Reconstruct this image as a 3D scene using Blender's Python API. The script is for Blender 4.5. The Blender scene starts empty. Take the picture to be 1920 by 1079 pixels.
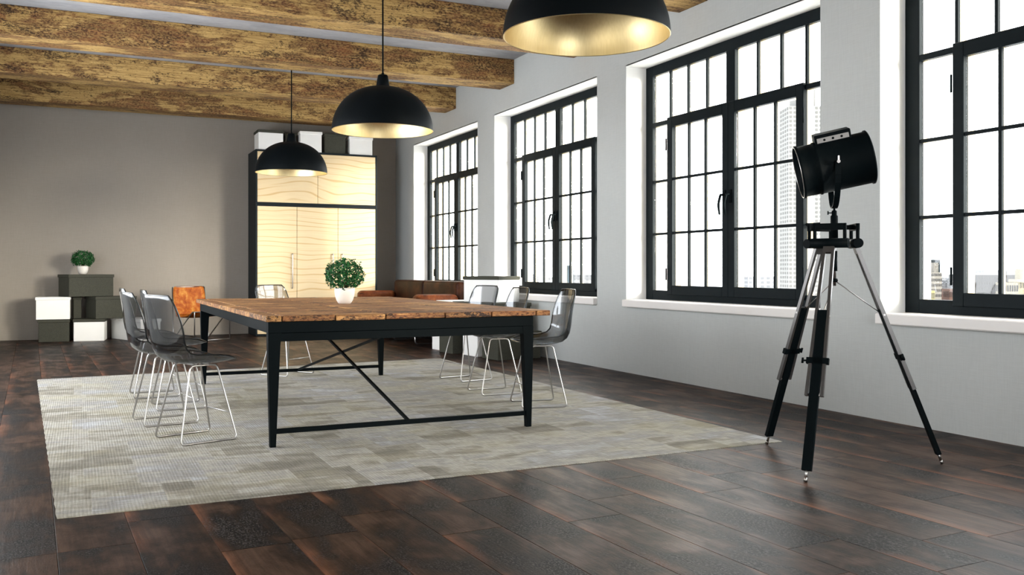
import bpy, bmesh, math, random
from mathutils import Vector, Matrix
C = bpy.context.scene.collection
SC = bpy.context.scene
R = math.radians
PI = math.pi
random.seed(7)

# ------------------------------------------------------------------ camera, sky, sun, exposure
F, CX, CY, H = 1713.0, 960.0, 507.0, 1.04
YAW = R(25.34)
cam = bpy.data.objects.new('camera', bpy.data.cameras.new('camera'))
C.objects.link(cam)
cam.location = (0, 0, H)
cam.rotation_euler = (PI/2, 0, -YAW)
cam.data.sensor_width = 36
cam.data.lens = F/1920*36
cam.data.shift_y = -(539.5-CY)/1920
cam.data.clip_end = 3000
SC.camera = cam

W = bpy.data.worlds.new('sky'); SC.world = W; W.use_nodes = True
bg = W.node_tree.nodes['Background']
bg.inputs[0].default_value = (0.93, 0.97, 1.0, 1)
bg.inputs[1].default_value = 7.0
sun = bpy.data.objects.new('sun', bpy.data.lights.new('sun', 'SUN')); C.objects.link(sun)
sun.data.energy = 9.5; sun.data.angle = R(17); sun.data.color = (1, 0.93, 0.78)
d = Vector((-0.50, 0.84, -0.145)).normalized()
sun.rotation_euler = d.to_track_quat('-Z', 'Y').to_euler()
SC.view_settings.view_transform = 'Standard'; SC.view_settings.look = 'None'
SC.view_settings.gamma = 1; SC.view_settings.use_curve_mapping = False
SC.view_settings.exposure = 0.58
SC.cycles.use_denoising = True
SC.cycles.max_bounces = 12; SC.cycles.diffuse_bounces = 6; SC.cycles.transparent_max_bounces = 32
SC.cycles.sample_clamp_indirect = 8
SC.cycles.caustics_reflective = False; SC.cycles.caustics_refractive = False

# room numbers (metres): x across, y along the window wall, z up
WX, YB, XL, YR = 5.024, 15.382, -1.30, -3.0
ZC = 3.735
WIN = [(11.731, 14.425), (8.475, 11.160), (5.205, 7.898), (1.945, 4.639), (-1.315, 1.379)]
ZS, ZH = 0.742, 3.115
WT = 0.50
DF = 0.24      # reveal depth to the frames

def portal(x, y, z, sx, sy, rot):
    l = bpy.data.lights.new('portal', 'AREA'); l.shape = 'RECTANGLE'; l.size = sx; l.size_y = sy
    l.cycles.is_portal = True
    o = bpy.data.objects.new('daylight_portal', l); C.objects.link(o); o.location = (x, y, z); o.rotation_euler = rot
for a, b in WIN:
    portal(WX+WT+.01, (a+b)/2, (ZS+ZH)/2, ZH-ZS, b-a, (0, PI/2, 0))
portal((XL+WX)/2, YR-.31, 1.75, 3.0, 2.2, (PI/2, 0, 0))  # portal of the added fill opening behind the camera
portal(XL-.26, 8.6, 1.625, 1.85, 6.2, (0, -PI/2, 0))  # portal of the added fill opening in the left wall

# ------------------------------------------------------------------ helpers
def tag(o, label=None, cat=None, group=None, kind=None):
    if label: o['label'] = label
    if cat: o['category'] = cat
    if group: o['group'] = group
    if kind: o['kind'] = kind
    return o

def empty(name, loc=(0, 0, 0), rz=0, parent=None):
    o = bpy.data.objects.new(name, None); C.objects.link(o)
    o.location = loc; o.rotation_euler = (0, 0, rz); o.parent = parent
    o.empty_display_size = .1
    return o

def copy_tree(o, parent=None):
    c = o.copy(); C.objects.link(c); c.parent = parent
    for ch in list(o.children): copy_tree(ch, c)
    return c

class MB:
    def __init__(s): s.v = []; s.f = []; s.m = []; s.sm = []
    def add(s, vs, fs, mi=0, smooth=False):
        n = len(s.v); s.v += [tuple(p) for p in vs]
        for f in fs:
            s.f.append([i+n for i in f]); s.m.append(mi); s.sm.append(smooth)
        return s
    def box(s, x0, x1, y0, y1, z0, z1, mi=0, M=None, bev=0):
        if bev:
            bm = bmesh.new(); bmesh.ops.create_cube(bm, size=1)
            for v in bm.verts:
                v.co = Vector((x0+(x1-x0)*(v.co.x+.5), y0+(y1-y0)*(v.co.y+.5), z0+(z1-z0)*(v.co.z+.5)))
            bmesh.ops.bevel(bm, geom=bm.edges[:], offset=bev, segments=2 if bev > .01 else 1, affect='EDGES', profile=.5)
            bm.verts.index_update()
            vs = [v.co.copy() for v in bm.verts]; fs = [[v.index for v in f.verts] for f in bm.faces]; bm.free()
        else:
            vs = [Vector(p) for p in ((x0,y0,z0),(x1,y0,z0),(x1,y1,z0),(x0,y1,z0),(x0,y0,z1),(x1,y0,z1),(x1,y1,z1),(x0,y1,z1))]
            fs = [(0,3,2,1),(4,5,6,7),(0,1,5,4),(1,2,6,5),(2,3,7,6),(3,0,4,7)]
        if M is not None: vs = [M @ v for v in vs]
        return s.add(vs, fs, mi, bev > .01)
    def tube(s, pts, r, n=8, closed=False, mi=0, caps=True):
        pts = [Vector(p) for p in pts]; k = len(pts)
        rr = r if isinstance(r, (list, tuple)) else [r]*k
        up = None; vs = []
        for i, p in enumerate(pts):
            a = pts[(i-1) % k] if (closed or i > 0) else p
            b = pts[(i+1) % k] if (closed or i < k-1) else p
            t = ((p-a).normalized() + (b-p).normalized()) if (a != p and b != p) else (b-a)
            t.normalize()
            if up is None:
                up = t.orthogonal().normalized()
            up = (up - t*up.dot(t)).normalized()
            w = t.cross(up)
            # keep the tube's width at corners
            q = 1.0
            if a != p and b != p:
                cs = max(.5, (p-a).normalized().dot(t)); q = 1/cs
            for j in range(n):
                an = 2*PI*j/n
                vs.append(p + (up*math.cos(an) + w*math.sin(an))*rr[i]*(q if q < 1.2 else 1.1))
        fs = []
        for i in range(k if closed else k-1):
            for j in range(n):
                a0 = i*n+j; a1 = i*n+(j+1) % n; b0 = ((i+1) % k)*n+j; b1 = ((i+1) % k)*n+(j+1) % n
                fs.append((a0, a1, b1, b0))
        s.add(vs, fs, mi, True)
        if not closed and caps:
            m = len(s.v)-len(vs)
            s.f.append([m+j for j in range(n)][::-1]); s.m.append(mi); s.sm.append(False)
            s.f.append([m+(k-1)*n+j for j in range(n)]); s.m.append(mi); s.sm.append(False)
        return s
    def lathe(s, prof, n=48, mi=0, M=None, smooth=True):
        vs = []; k = len(prof)
        for (r, z) in prof:
            for j in range(n):
                a = 2*PI*j/n; vs.append(Vector((r*math.cos(a), r*math.sin(a), z)))
        if M is not None: vs = [M @ v for v in vs]
        fs = [(i*n+j, i*n+(j+1) % n, (i+1)*n+(j+1) % n, (i+1)*n+j) for i in range(k-1) for j in range(n)]
        s.add(vs, fs, mi, smooth)
        return s
    def bar(s, p, q, w, h, mi=0, up=(0, 0, 1)):
        p = Vector(p); q = Vector(q); t = (q-p).normalized(); u = Vector(up)
        if abs(t.dot(u)) > .98: u = Vector((0, 1, 0))
        a = t.cross(u).normalized(); b = a.cross(t).normalized()
        vs = [e + a*sx*w/2 + b*sz*h/2 for e in (p, q) for sx, sz in ((-1,-1),(1,-1),(1,1),(-1,1))]
        return s.add(vs, [(0,1,2,3),(7,6,5,4),(0,4,5,1),(1,5,6,2),(2,6,7,3),(3,7,4,0)], mi)
    def mesh(s, name, mats):
        me = bpy.data.meshes.new(name); me.from_pydata(s.v, [], s.f)
        for m in (mats if isinstance(mats, (list, tuple)) else [mats]): me.materials.append(m)
        me.polygons.foreach_set('material_index', s.m); me.polygons.foreach_set('use_smooth', s.sm)
        me.update()
        bm = bmesh.new(); bm.from_mesh(me); bmesh.ops.recalc_face_normals(bm, faces=bm.faces[:]); bm.to_mesh(me); bm.free()
        return me
    def build(s, name, mats, parent=None, loc=None, rz=0):
        o = bpy.data.objects.new(name, s.mesh(name, mats)); C.objects.link(o); o.parent = parent
        if loc is not None: o.location = loc
        o.rotation_euler = (0, 0, rz)
        return o

def inst(name, me, parent=None, loc=(0, 0, 0), rz=0):
    o = bpy.data.objects.new(name, me); C.objects.link(o); o.parent = parent; o.location = loc; o.rotation_euler = (0, 0, rz)
    return o

def fillet(pts, rad, n=4, closed=False):
    pts = [Vector(p) for p in pts]; out = []; k = len(pts)
    for i, p in enumerate(pts):
        if not closed and i in (0, k-1): out.append(p); continue
        a = (pts[i-1]-p); b = (pts[(i+1) % k]-p)
        r = min(rad, a.length*.45, b.length*.45); a = p+a.normalized()*r; b = p+b.normalized()*r
        for j in range(n+1):
            t = j/n; out.append(a*(1-t)**2 + p*2*t*(1-t) + b*t*t)
    return out

# ------------------------------------------------------------------ materials
class NT:
    def __init__(s, name):
        s.m = bpy.data.materials.new(name); s.m.use_nodes = True; s.t = s.m.node_tree
        s.b = s.t.nodes['Principled BSDF']; s.out = s.t.nodes['Material Output']
    def n(s, typ, **kw):
        o = s.t.nodes.new(typ)
        for k, v in kw.items():
            if k.startswith('i_'):
                o.inputs[k[2:].replace('_', ' ')].default_value = v
            else: setattr(o, k, v)
        return o
    def l(s, a, b): s.t.links.new(a, b)
    def coord(s, scale=(1, 1, 1), kind='Object', rand=False, rot=(0, 0, 0)):
        tc = s.n('ShaderNodeTexCoord'); mp = s.n('ShaderNodeMapping')
        mp.inputs['Scale'].default_value = scale; mp.inputs['Rotation'].default_value = rot
        src = tc.outputs[kind]
        if rand:
            oi = s.n('ShaderNodeObjectInfo'); cb = s.n('ShaderNodeCombineXYZ'); mu = s.n('ShaderNodeMath', operation='MULTIPLY')
            mu.inputs[1].default_value = 37.0; s.l(oi.outputs['Random'], mu.inputs[0])
            for i in range(3): s.l(mu.outputs[0], cb.inputs[i])
            ad = s.n('ShaderNodeVectorMath', operation='ADD'); s.l(src, ad.inputs[0]); s.l(cb.outputs[0], ad.inputs[1]); src = ad.outputs[0]
        s.l(src, mp.inputs[0]); return mp.outputs[0]
    def noise(s, vec, scale, detail=4, rough=.5, dist=0):
        o = s.n('ShaderNodeTexNoise'); s.l(vec, o.inputs['Vector'])
        o.inputs['Scale'].default_value = scale; o.inputs['Detail'].default_value = detail
        o.inputs['Roughness'].default_value = rough; o.inputs['Distortion'].default_value = dist
        return o.outputs['Fac']
    def ramp(s, fac, stops, interp='LINEAR'):
        o = s.n('ShaderNodeValToRGB'); s.l(fac, o.inputs[0]); cr = o.color_ramp; cr.interpolation = interp
        while len(cr.elements) < len(stops): cr.elements.new(.5)
        for e, (p, c) in zip(cr.elements, stops):
            e.position = p; e.color = (c if len(c) == 4 else (*c, 1)) if isinstance(c, tuple) else (c, c, c, 1)
        return o.outputs[0]
    def mix(s, fac, a, b, mode='MIX'):
        o = s.n('ShaderNodeMix', data_type='RGBA', blend_type=mode)
        for sock, v in ((o.inputs[0], fac), (o.inputs[6], a), (o.inputs[7], b)):
            if isinstance(v, bpy.types.NodeSocket): s.l(v, sock)
            elif isinstance(v, (int, float)): sock.default_value = v
            else: sock.default_value = (*v, 1) if len(v) == 3 else v
        return o.outputs[2]
    def math(s, op, a, b=None, c=None):
        o = s.n('ShaderNodeMath', operation=op)
        for i, v in enumerate((a, b, c)):
            if v is None: continue
            if isinstance(v, bpy.types.NodeSocket): s.l(v, o.inputs[i])
            else: o.inputs[i].default_value = v
        return o.outputs[0]
    def col(s, v):
        if isinstance(v, bpy.types.NodeSocket): s.l(v, s.b.inputs['Base Color'])
        else: s.b.inputs['Base Color'].default_value = (*v, 1)
    def bump(s, hgt, strength=.3, dist=.002):
        o = s.n('ShaderNodeBump'); o.inputs['Strength'].default_value = strength; o.inputs['Distance'].default_value = dist
        s.l(hgt, o.inputs['Height']); s.l(o.outputs[0], s.b.inputs['Normal'])
    def set(s, **kw):
        for k, v in kw.items():
            i = s.b.inputs[k.replace('_', ' ')]
            if isinstance(v, bpy.types.NodeSocket): s.l(v, i)
            else: i.default_value = v
        return s

def simple(name, col, rough=.5, metal=0, spec=.5, var=0, scale=30, bump=0):
    t = NT(name); t.set(Roughness=rough, Metallic=metal, Specular_IOR_Level=spec)
    v = t.coord()
    if var:
        f = t.noise(v, scale, 3)
        t.col(t.mix(f, tuple(c*(1-var) for c in col), tuple(min(1, c*(1+var)) for c in col)))
    else: t.col(col)
    if bump: t.bump(t.noise(v, scale*6, 3), bump, .001)
    return t.m

M = {}
M['black'] = simple('satin_black_metal', (.0024, .0044, .0054), .5, 0, .035, .15, 8)
M['lampblack'] = simple('matt_black_enamel', (.0022, .0036, .0046), .5, 0, .06, .1, 5)
M['frame'] = simple('dark_window_metal', (.0075, .011, .013), .5, 0, .06, .2, 12, .1)
M['cream'] = simple('sunlit_cream_frame_side', (.80, .66, .40), .5, 0, .3, .04, 9)  # sunlight on the sides of the dark members, put into the colour
M['white'] = simple('white_reveal_paint', (.86, .86, .85), .6, 0, .3, .02, 6)
M['sill'] = simple('off_white_sill', (.80, .765, .745), .45, 0, .4, .03, 9)
M['chrome'] = simple('brushed_chrome', (.44, .43, .42), .28, 1, .5, .05, 20)
M['steel'] = simple('dull_steel', (.34, .32, .31), .3, 1, .5, .05, 20)
M['tripodgrey'] = simple('grey_tripod_rail', (.085, .080, .078), .28, .6, .5, .1, 20)
M['whitebox'] = simple('white_card', (.92, .91, .89), .55, 0, .3, .02, 12)
M['cabframe'] = simple('charcoal_cabinet_carcass', (.012, .017, .020), .5, 0, .1, .15, 10)
M['pot'] = simple('white_glazed_ceramic', (.82, .77, .71), .3, 0, .5, .02, 10)
M['soil'] = simple('dark_soil', (.02, .013, .008), .9, 0, .2, .4, 60, .5)
M['joint'] = simple('dark_floor_joint', (.004, .003, .002), .9, 0, 0)
M['stem'] = simple('woody_stem', (.05, .03, .015), .8, 0, .2, .3, 40)
M['plate'] = simple('grey_vent_plate', (.30, .29, .285), .4, .3)

def dark_card():
    t = NT('charcoal_textured_card'); v = t.coord()
    a = t.noise(v, 260, 2, .6)
    t.col(t.ramp(a, [(.3, (.028, .030, .025)), (.7, (.080, .078, .058))])); t.set(Roughness=.75, Specular_IOR_Level=.2)
    t.bump(a, .3, .001); return t.m
M['darkbox'] = dark_card()

def brass():
    t = NT('brushed_brass_lining'); v = t.coord((1, 1, .02))
    f = t.noise(v, 90, 2)
    t.col(t.ramp(f, [(.3, (.74, .60, .33)), (.7, (.80, .66, .38))])); t.set(Metallic=1.0, Roughness=.38); return t.m
M['brass'] = brass()

def plaster(name, ca, cb, weave=True, rough=.8):
    t = NT(name); v = t.coord()
    a = t.noise(v, .9, 4); 
    f1 = t.noise(t.coord((8, 8, 160)), 1.2, 2); f2 = t.noise(t.coord((160, 160, 8)), 1.2, 2)
    w = t.math('ADD', f1, f2)
    c = t.ramp(a, [(.3, ca), (.7, cb)])
    if weave:
        wv = t.ramp(t.math('MULTIPLY', w, .5), [(.35, .92), (.65, 1.0)])
        c = t.mix(1.0, c, wv, 'MULTIPLY')
    t.col(c); t.set(Roughness=rough, Specular_IOR_Level=.15); t.bump(w, .12, .001)
    return t.m
M['wall_r'] = plaster('light_grey_linen_plaster', (.505, .522, .515), (.54, .555, .548))
M['wall_b'] = plaster('taupe_linen_plaster', (.325, .290, .256), (.35, .313, .277))
M['wall_l'] = plaster('pale_plaster', (.80, .81, .82), (.83, .84, .85))

def concrete():
    t = NT('grey_concrete_ceiling'); v = t.coord((1, 2.2, 1))
    a = t.noise(v, 1.4, 8, .65); b = t.noise(v, 14, 5)
    c = t.ramp(a, [(.25, (.24, .24, .26)), (.5, (.36, .36, .375)), (.75, (.47, .46, .47))])
    t.col(t.mix(.25, c, b, 'MULTIPLY')); t.set(Roughness=.85, Specular_IOR_Level=.2); t.bump(b, .3, .003); return t.m
M['concrete'] = concrete()

def rustic(name, stretch, rot=(0, 0, 0), bright=1.04, warm=1.06, rand=True, dark=.5, ends=None, stain=.014):
    # weathered board wood: ochre ground, fine grain, red-brown stains, black knots; grain along +X of the mapped space
    t = NT(name)
    v = t.coord((.9, 3.0, 3.0), rand=rand, rot=rot) if ends is None else t.coord(ends, rand=rand, rot=rot)
    s = stretch
    vb = t.coord((s*.35, 1, 1), rand=rand, rot=rot)
    big = t.noise(vb, 3.2, 7, .68, .5)
    mid = t.noise(t.coord((s*.22, 1, 1), rand=rand, rot=rot), 17, 9, .82, .2)
    spk = t.noise(t.coord((.45, 1, 1), rand=rand, rot=rot), 75, 5, .75)
    grain = t.noise(t.coord((.03, 1, 1), rand=rand, rot=rot), 120, 3, .6, .1)
    wv = t.n('ShaderNodeTexWave', wave_type='BANDS', bands_direction='Z'); t.l(t.coord((.25, 1, 1), rand=rand, rot=rot), wv.inputs['Vector'])
    wv.inputs['Scale'].default_value = 11; wv.inputs['Distortion'].default_value = 7; wv.inputs['Detail'].default_value = 3; wv.inputs['Detail Scale'].default_value = 1.2
    k = bright
    base = t.ramp(grain, [(.3, (.24*k*warm, .148*k, .050*k)), (.5, (.44*k*warm, .295*k, .105*k)), (.75, (.62*k*warm, .45*k, .18*k))])
    base = t.mix(.35, base, t.ramp(wv.outputs['Fac'], [(0, (.5, .42, .32)), (.5, (1, 1, 1))]), 'MULTIPLY')
    m1 = t.ramp(t.math('ADD', t.math('MULTIPLY', big, .62), t.math('MULTIPLY', mid, .38)), [(.462+stain, 1.0), (.488+stain, .75), (.510+stain, 0.0)])
    st = t.ramp(mid, [(.38, (.030, .010, .006)), (.50, (.085, .024, .011)), (.60, (.20, .055, .022))])
    m1s = t.math('MULTIPLY', m1, t.ramp(spk, [(.40, 1.0), (.58, .45)]))
    c = t.mix(m1s, base, st)
    big2 = t.noise(vb, 5.1, 8, .75, .8)
    m2 = t.ramp(t.math('ADD', t.math('MULTIPLY', big2, .55), t.math('MULTIPLY', spk, .45)), [(.437, 1.0), (.466, 0.0)])
    c = t.mix(t.math('MULTIPLY', m2, dark*1.6), c, (.016, .009, .007))
    m3 = t.ramp(spk, [(.36, .9), (.44, 0.0)])
    c = t.mix(t.math('MULTIPLY', m3, .8), c, (.07, .030, .014))
    t.col(c); t.set(Roughness=.66, Specular_IOR_Level=.25)
    t.bump(t.math('ADD', grain, mid), .35, .003)
    return t.m
M['beam'] = rustic('weathered_beam_timber', 1.0)
M['board'] = rustic('reclaimed_tabletop_timber', .8, rot=(0, 0, PI/2), bright=.78, warm=1.32, dark=.6, stain=.022)

def pine():
    t = NT('pale_pine_veneer')
    v = t.coord((.42, 1, 1))
    nz = t.noise(t.coord((.35, 1, .8)), 1.6, 2, .5)
    off = t.math('MULTIPLY', nz, 12.0)
    sx = t.n('ShaderNodeSeparateXYZ'); t.l(v, sx.inputs[0])
    band = t.math('SINE', t.math('ADD', t.math('MULTIPLY', sx.outputs[2], 62), t.math('MULTIPLY', off, 3.2)))
    band2 = t.math('SINE', t.math('ADD', t.math('MULTIPLY', sx.outputs[2], 149), t.math('MULTIPLY', off, 6.1)))
    b = t.math('ADD', t.math('MULTIPLY', band, .6), t.math('MULTIPLY', band2, .4))
    fine = t.noise(t.coord((.6, 1, 20)), 9, 4)
    c = t.ramp(t.math('ADD', t.math('MULTIPLY', b, .5), .5), [(0, (.80, .64, .40)), (.70, (.79, .62, .38)), (.95, (.66, .45, .22))])
    c = t.mix(.35, c, t.ramp(fine, [(.3, (.86, .80, .70)), (.7, (1, 1, 1))]), 'MULTIPLY')
    t.col(c); t.set(Roughness=.45, Specular_IOR_Level=.35); return t.m
M['pine'] = pine()

def plankmat():
    t = NT('dark_smoked_plank')
    a = t.noise(t.coord((1, .5, 1), rand=True), 4.6, 5, .6, .4)
    a2 = t.noise(t.coord((1.6, .8, 1), rand=True), 9, 4, .6, .2)
    tc = t.n('ShaderNodeTexCoord'); sx = t.n('ShaderNodeSeparateXYZ'); t.l(tc.outputs['Object'], sx.inputs[0])
    xx = sx.outputs[0]; yy = sx.outputs[1]
    wob = t.math('MULTIPLY', t.math('SUBTRACT', a2, .5), .05)
    dx = t.math('ADD', xx, wob); dx2 = t.math('ADD', t.math('SUBTRACT', .268, xx), wob)
    edge = t.math('MAXIMUM', t.ramp(t.math('MULTIPLY', dx, 10), [(0, 1.0), (.18, .55), (.62, 0.0)]), t.math('MULTIPLY', t.ramp(t.math('MULTIPLY', dx2, 10), [(0, .7), (.15, 0.0)]), .5))
    wear = t.ramp(t.noise(t.coord((.6, .55, 1), rand=True), 2.4, 2, .5), [(.47, 0.0), (.60, 1.0)])
    grain = t.noise(t.coord((1, .05, 1), rand=True), 60, 4, .6, .6)
    speck = t.noise(t.coord((1, .5, 1), rand=True), 150, 3, .7)
    oi = t.n('ShaderNodeObjectInfo')
    av = t.math('ADD', a, t.math('MULTIPLY', t.math('SUBTRACT', oi.outputs['Random'], .5), .07))
    c = t.ramp(av, [(.38, (.0040, .0038, .0042)), (.45, (.0125, .0088, .0078)), (.52, (.035, .0205, .0145)), (.62, (.070, .041, .029))])
    c = t.mix(t.math('MULTIPLY', edge, t.math('MULTIPLY', wear, .62)), c, (.25, .100, .052))
    c = t.mix(.8, c, t.ramp(grain, [(.36, (.55, .53, .53)), (.60, (1.2, 1.17, 1.15))]), 'MULTIPLY')
    c = t.mix(t.math('MULTIPLY', t.ramp(speck, [(.50, 0.0), (.60, 1.0)]), t.ramp(a, [(.40, .75), (.50, 0.0)])), c, (.085, .075, .072))
    t.col(c)
    t.set(Roughness=t.ramp(a, [(.3, .46), (.7, .34)]), Specular_IOR_Level=.06)
    t.bump(t.math('ADD', grain, t.math('MULTIPLY', speck, .9)), .3, .0025)
    return t.m
M['plank'] = plankmat()

def rugmat():
    t = NT('greige_patchwork_weave'); v = t.coord()
    def brick(w, h, off, seed, rot=0):
        b = t.n('ShaderNodeTexBrick', offset=off, offset_frequency=2); 
        mp = t.n('ShaderNodeMapping'); mp.inputs['Location'].default_value = (seed, seed*.7, 0); t.l(v, mp.inputs[0]); t.l(mp.outputs[0], b.inputs['Vector'])
        b.inputs['Scale'].default_value = 1; b.inputs['Mortar Size'].default_value = 0; b.inputs['Brick Width'].default_value = w; b.inputs['Row Height'].default_value = h
        b.inputs['Color1'].default_value = (0, 0, 0, 1); b.inputs['Color2'].default_value = (1, 1, 1, 1); b.inputs['Bias'].default_value = 0
        return b.outputs['Color']
    p = t.mix(.22, t.mix(.6, brick(.48, .24, .5, 3.1), brick(.31, .46, .3, 7.7)), t.noise(t.coord((1, 1.6, 1)), 9, 4, .7))
    nz = t.noise(t.coord((1, 2.2, 1)), 2.6, 5, .6)
    st = t.n('ShaderNodeTexWave', wave_type='BANDS', bands_direction='X'); t.l(v, st.inputs['Vector'])
    st.inputs['Scale'].default_value = 21; st.inputs['Distortion'].default_value = 1.2; st.inputs['Detail'].default_value = 3; st.inputs['Detail Scale'].default_value = 6
    hz = t.noise(t.coord((7, 110, 1)), 1, 3, .7)
    vz = t.noise(t.coord((130, 6, 1)), 1, 3, .7)
    c = t.ramp(t.math('ADD', t.math('MULTIPLY', p, .42), t.math('MULTIPLY', nz, .58)),
               [(.34, (.200, .184, .155)), (.44, (.29, .272, .232)), (.50, (.41, .39, .35)), (.58, (.30, .29, .275)), (.68, (.42, .42, .44)), (.78, (.52, .52, .55))])
    yel = t.ramp(t.noise(v, 1.9, 3), [(.50, 0.0), (.65, 1.0)])
    c = t.mix(t.math('MULTIPLY', yel, .35), c, (.40, .365, .255))
    c = t.mix(.24, c, t.ramp(st.outputs['Fac'], [(.1, (.60, .58, .55)), (.7, (1.1, 1.1, 1.1))]), 'MULTIPLY')
    c = t.mix(.75, c, t.ramp(hz, [(.32, (.66, .65, .62)), (.62, (1.12, 1.12, 1.12))]), 'MULTIPLY')
    c = t.mix(.55, c, t.ramp(vz, [(.32, (.66, .65, .62)), (.62, (1.15, 1.15, 1.15))]), 'MULTIPLY')
    t.col(c); t.set(Roughness=.9, Specular_IOR_Level=.1); t.bump(t.math('ADD', st.outputs['Fac'], hz), .4, .003)
    return t.m
M['rug'] = rugmat()

def leather(name, a, b, c3, scale=5):
    t = NT(name); v = t.coord()
    n1 = t.noise(v, scale, 6, .65, .3); n2 = t.noise(v, scale*14, 3, .6)
    t.col(t.mix(.3, t.ramp(n1, [(.3, a), (.5, b), (.68, c3)]), t.ramp(n2, [(.3, .6), (.6, 1.1)]), 'MULTIPLY'))
    t.set(Roughness=.5, Specular_IOR_Level=.12); t.bump(n2, .2, .002); return t.m
M['tan'] = leather('mottled_tan_leather', (.21, .030, .006), (.40, .105, .014), (.58, .27, .055), 9)
M['brown'] = leather('shaded_brown_leather', (.016, .006, .0035), (.036, .012, .006), (.075, .024, .009), 5)  # shade on the sofa back put into this darker leather
M['litbrown'] = leather('sunlit_brown_leather', (.06, .016, .006), (.16, .042, .013), (.28, .085, .024), 7)  # same leather, lightened for the sun falling on the arms

M['smokeedge'] = simple('dark_smoked_plastic_edge', (.006, .008, .009), .15, 0, .5)

def schlick(t, f0, k):
    g = t.n('ShaderNodeNewGeometry'); dt = t.n('ShaderNodeVectorMath', operation='DOT_PRODUCT')
    t.l(g.outputs['Normal'], dt.inputs[0]); t.l(g.outputs['Incoming'], dt.inputs[1])
    c = t.math('SUBTRACT', 1.0, t.math('ABSOLUTE', dt.outputs['Value']))
    return t.math('ADD', f0, t.math('MULTIPLY', t.math('POWER', c, 5.0), k)), c
def pane():
    t = NT('clear_window_glass')
    tr = t.n('ShaderNodeBsdfTransparent'); tr.inputs[0].default_value = (.985, .99, .99, 1)
    gl = t.n('ShaderNodeBsdfGlossy'); gl.inputs['Roughness'].default_value = .02
    f, c = schlick(t, .03, .5)
    mx = t.n('ShaderNodeMixShader'); t.l(f, mx.inputs[0]); t.l(tr.outputs[0], mx.inputs[1]); t.l(gl.outputs[0], mx.inputs[2])
    t.l(mx.outputs[0], t.out.inputs[0]); return t.m
M['pane'] = pane()
def smoke():
    t = NT('smoked_clear_plastic')
    f, c = schlick(t, .055, .75)
    colr = t.ramp(c, [(0, (.72, .72, .73)), (.5, (.65, .655, .66)), (.8, (.30, .32, .34)), (1, (.06, .07, .08))])
    tr = t.n('ShaderNodeBsdfTransparent'); t.l(colr, tr.inputs[0])
    gl = t.n('ShaderNodeBsdfGlossy'); gl.inputs['Roughness'].default_value = .05; gl.inputs['Color'].default_value = (.9, .92, .95, 1)
    mx = t.n('ShaderNodeMixShader'); t.l(f, mx.inputs[0]); t.l(tr.outputs[0], mx.inputs[1]); t.l(gl.outputs[0], mx.inputs[2])
    t.l(mx.outputs[0], t.out.inputs[0]); return t.m
M['smoke'] = smoke()

def leafmat():
    t = NT('glossy_box_leaf'); v = t.coord()
    a = t.noise(v, 45, 2)
    t.col(t.ramp(a, [(.3, (.004, .035, .010)), (.5, (.012, .085, .022)), (.72, (.05, .20, .05))]))
    t.set(Roughness=.4, Specular_IOR_Level=.2); return t.m
M['leaf'] = leafmat()

def tower_mat(name, c): return simple(name, c, .9, 0, .1, .15, .05)

# ------------------------------------------------------------------ the setting
def wall_right():
    m = MB(); x0, x1 = WX, WX+WT
    ys = [YR] + [v for ab in sorted(WIN) for v in ab] + [YB]
    m.box(x0, x1, YR, YB, -.2, .70); m.box(x0, x1, YR, YB, ZH, ZC+.3)
    for i in range(0, len(ys), 2):
        m.box(x0, x1, ys[i], ys[i+1], .70, ZH)
    me = m.mesh('wall_right', [M['wall_r'], M['white']])
    for p in me.polygons:
        c = p.center; n = p.normal
        if abs(n.y) > .9 and .7 < c.z < ZH and YR+.01 < c.y < YB-.01: p.material_index = 1
    o = inst('wall_right', me); o['kind'] = 'structure'
    # white lining of the window heads (painted plaster), part of the wall
    for a, b in WIN:
        MB().box(x0+.0, x1, a, b, ZH-.004, ZH+.01).build('reveal_head', M['white'], o)
wall_right()
tag(MB().box(XL-.3, WX+WT, YB, YB+.25, -.2, ZC+.3).build('wall_back', M['wall_b']), kind='structure')
lw = MB()
lw.box(XL-.25, XL, YR, 5.5, -.2, ZC+.3); lw.box(XL-.25, XL, 11.7, YB, -.2, ZC+.3)
lw.box(XL-.25, XL, 5.5, 11.7, -.2, .7); lw.box(XL-.25, XL, 5.5, 11.7, 2.55, ZC+.3)  # opening added out of view as fill light for the window wall
tag(lw.build('wall_left', M['wall_l']), kind='structure')
rw = MB()
rw.box(XL-.25, WX+WT, YR-.3, YR, -.2, .65); rw.box(XL-.25, WX+WT, YR-.3, YR, 2.85, ZC+.3)
rw.box(XL-.25, .362, YR-.3, YR, .65, 2.85); rw.box(3.362, WX+WT, YR-.3, YR, .65, 2.85)  # opening added behind the camera for fill light
tag(rw.build('wall_front', M['wall_l']), kind='structure')
tag(MB().box(XL-.25, WX+WT, YR-.3, YB+.25, ZC, ZC+.3).build('ceiling', M['concrete']), kind='structure')
for k in range(-4, 5):
    y0 = 6.556+1.993*k
    if y0 < YR: continue
    b = MB().box(XL, WX, 0, .43, 3.425, ZC, bev=.006).build('ceiling_beam', M['beam'], loc=(0, y0, 0)); tag(b, kind='structure')

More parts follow.
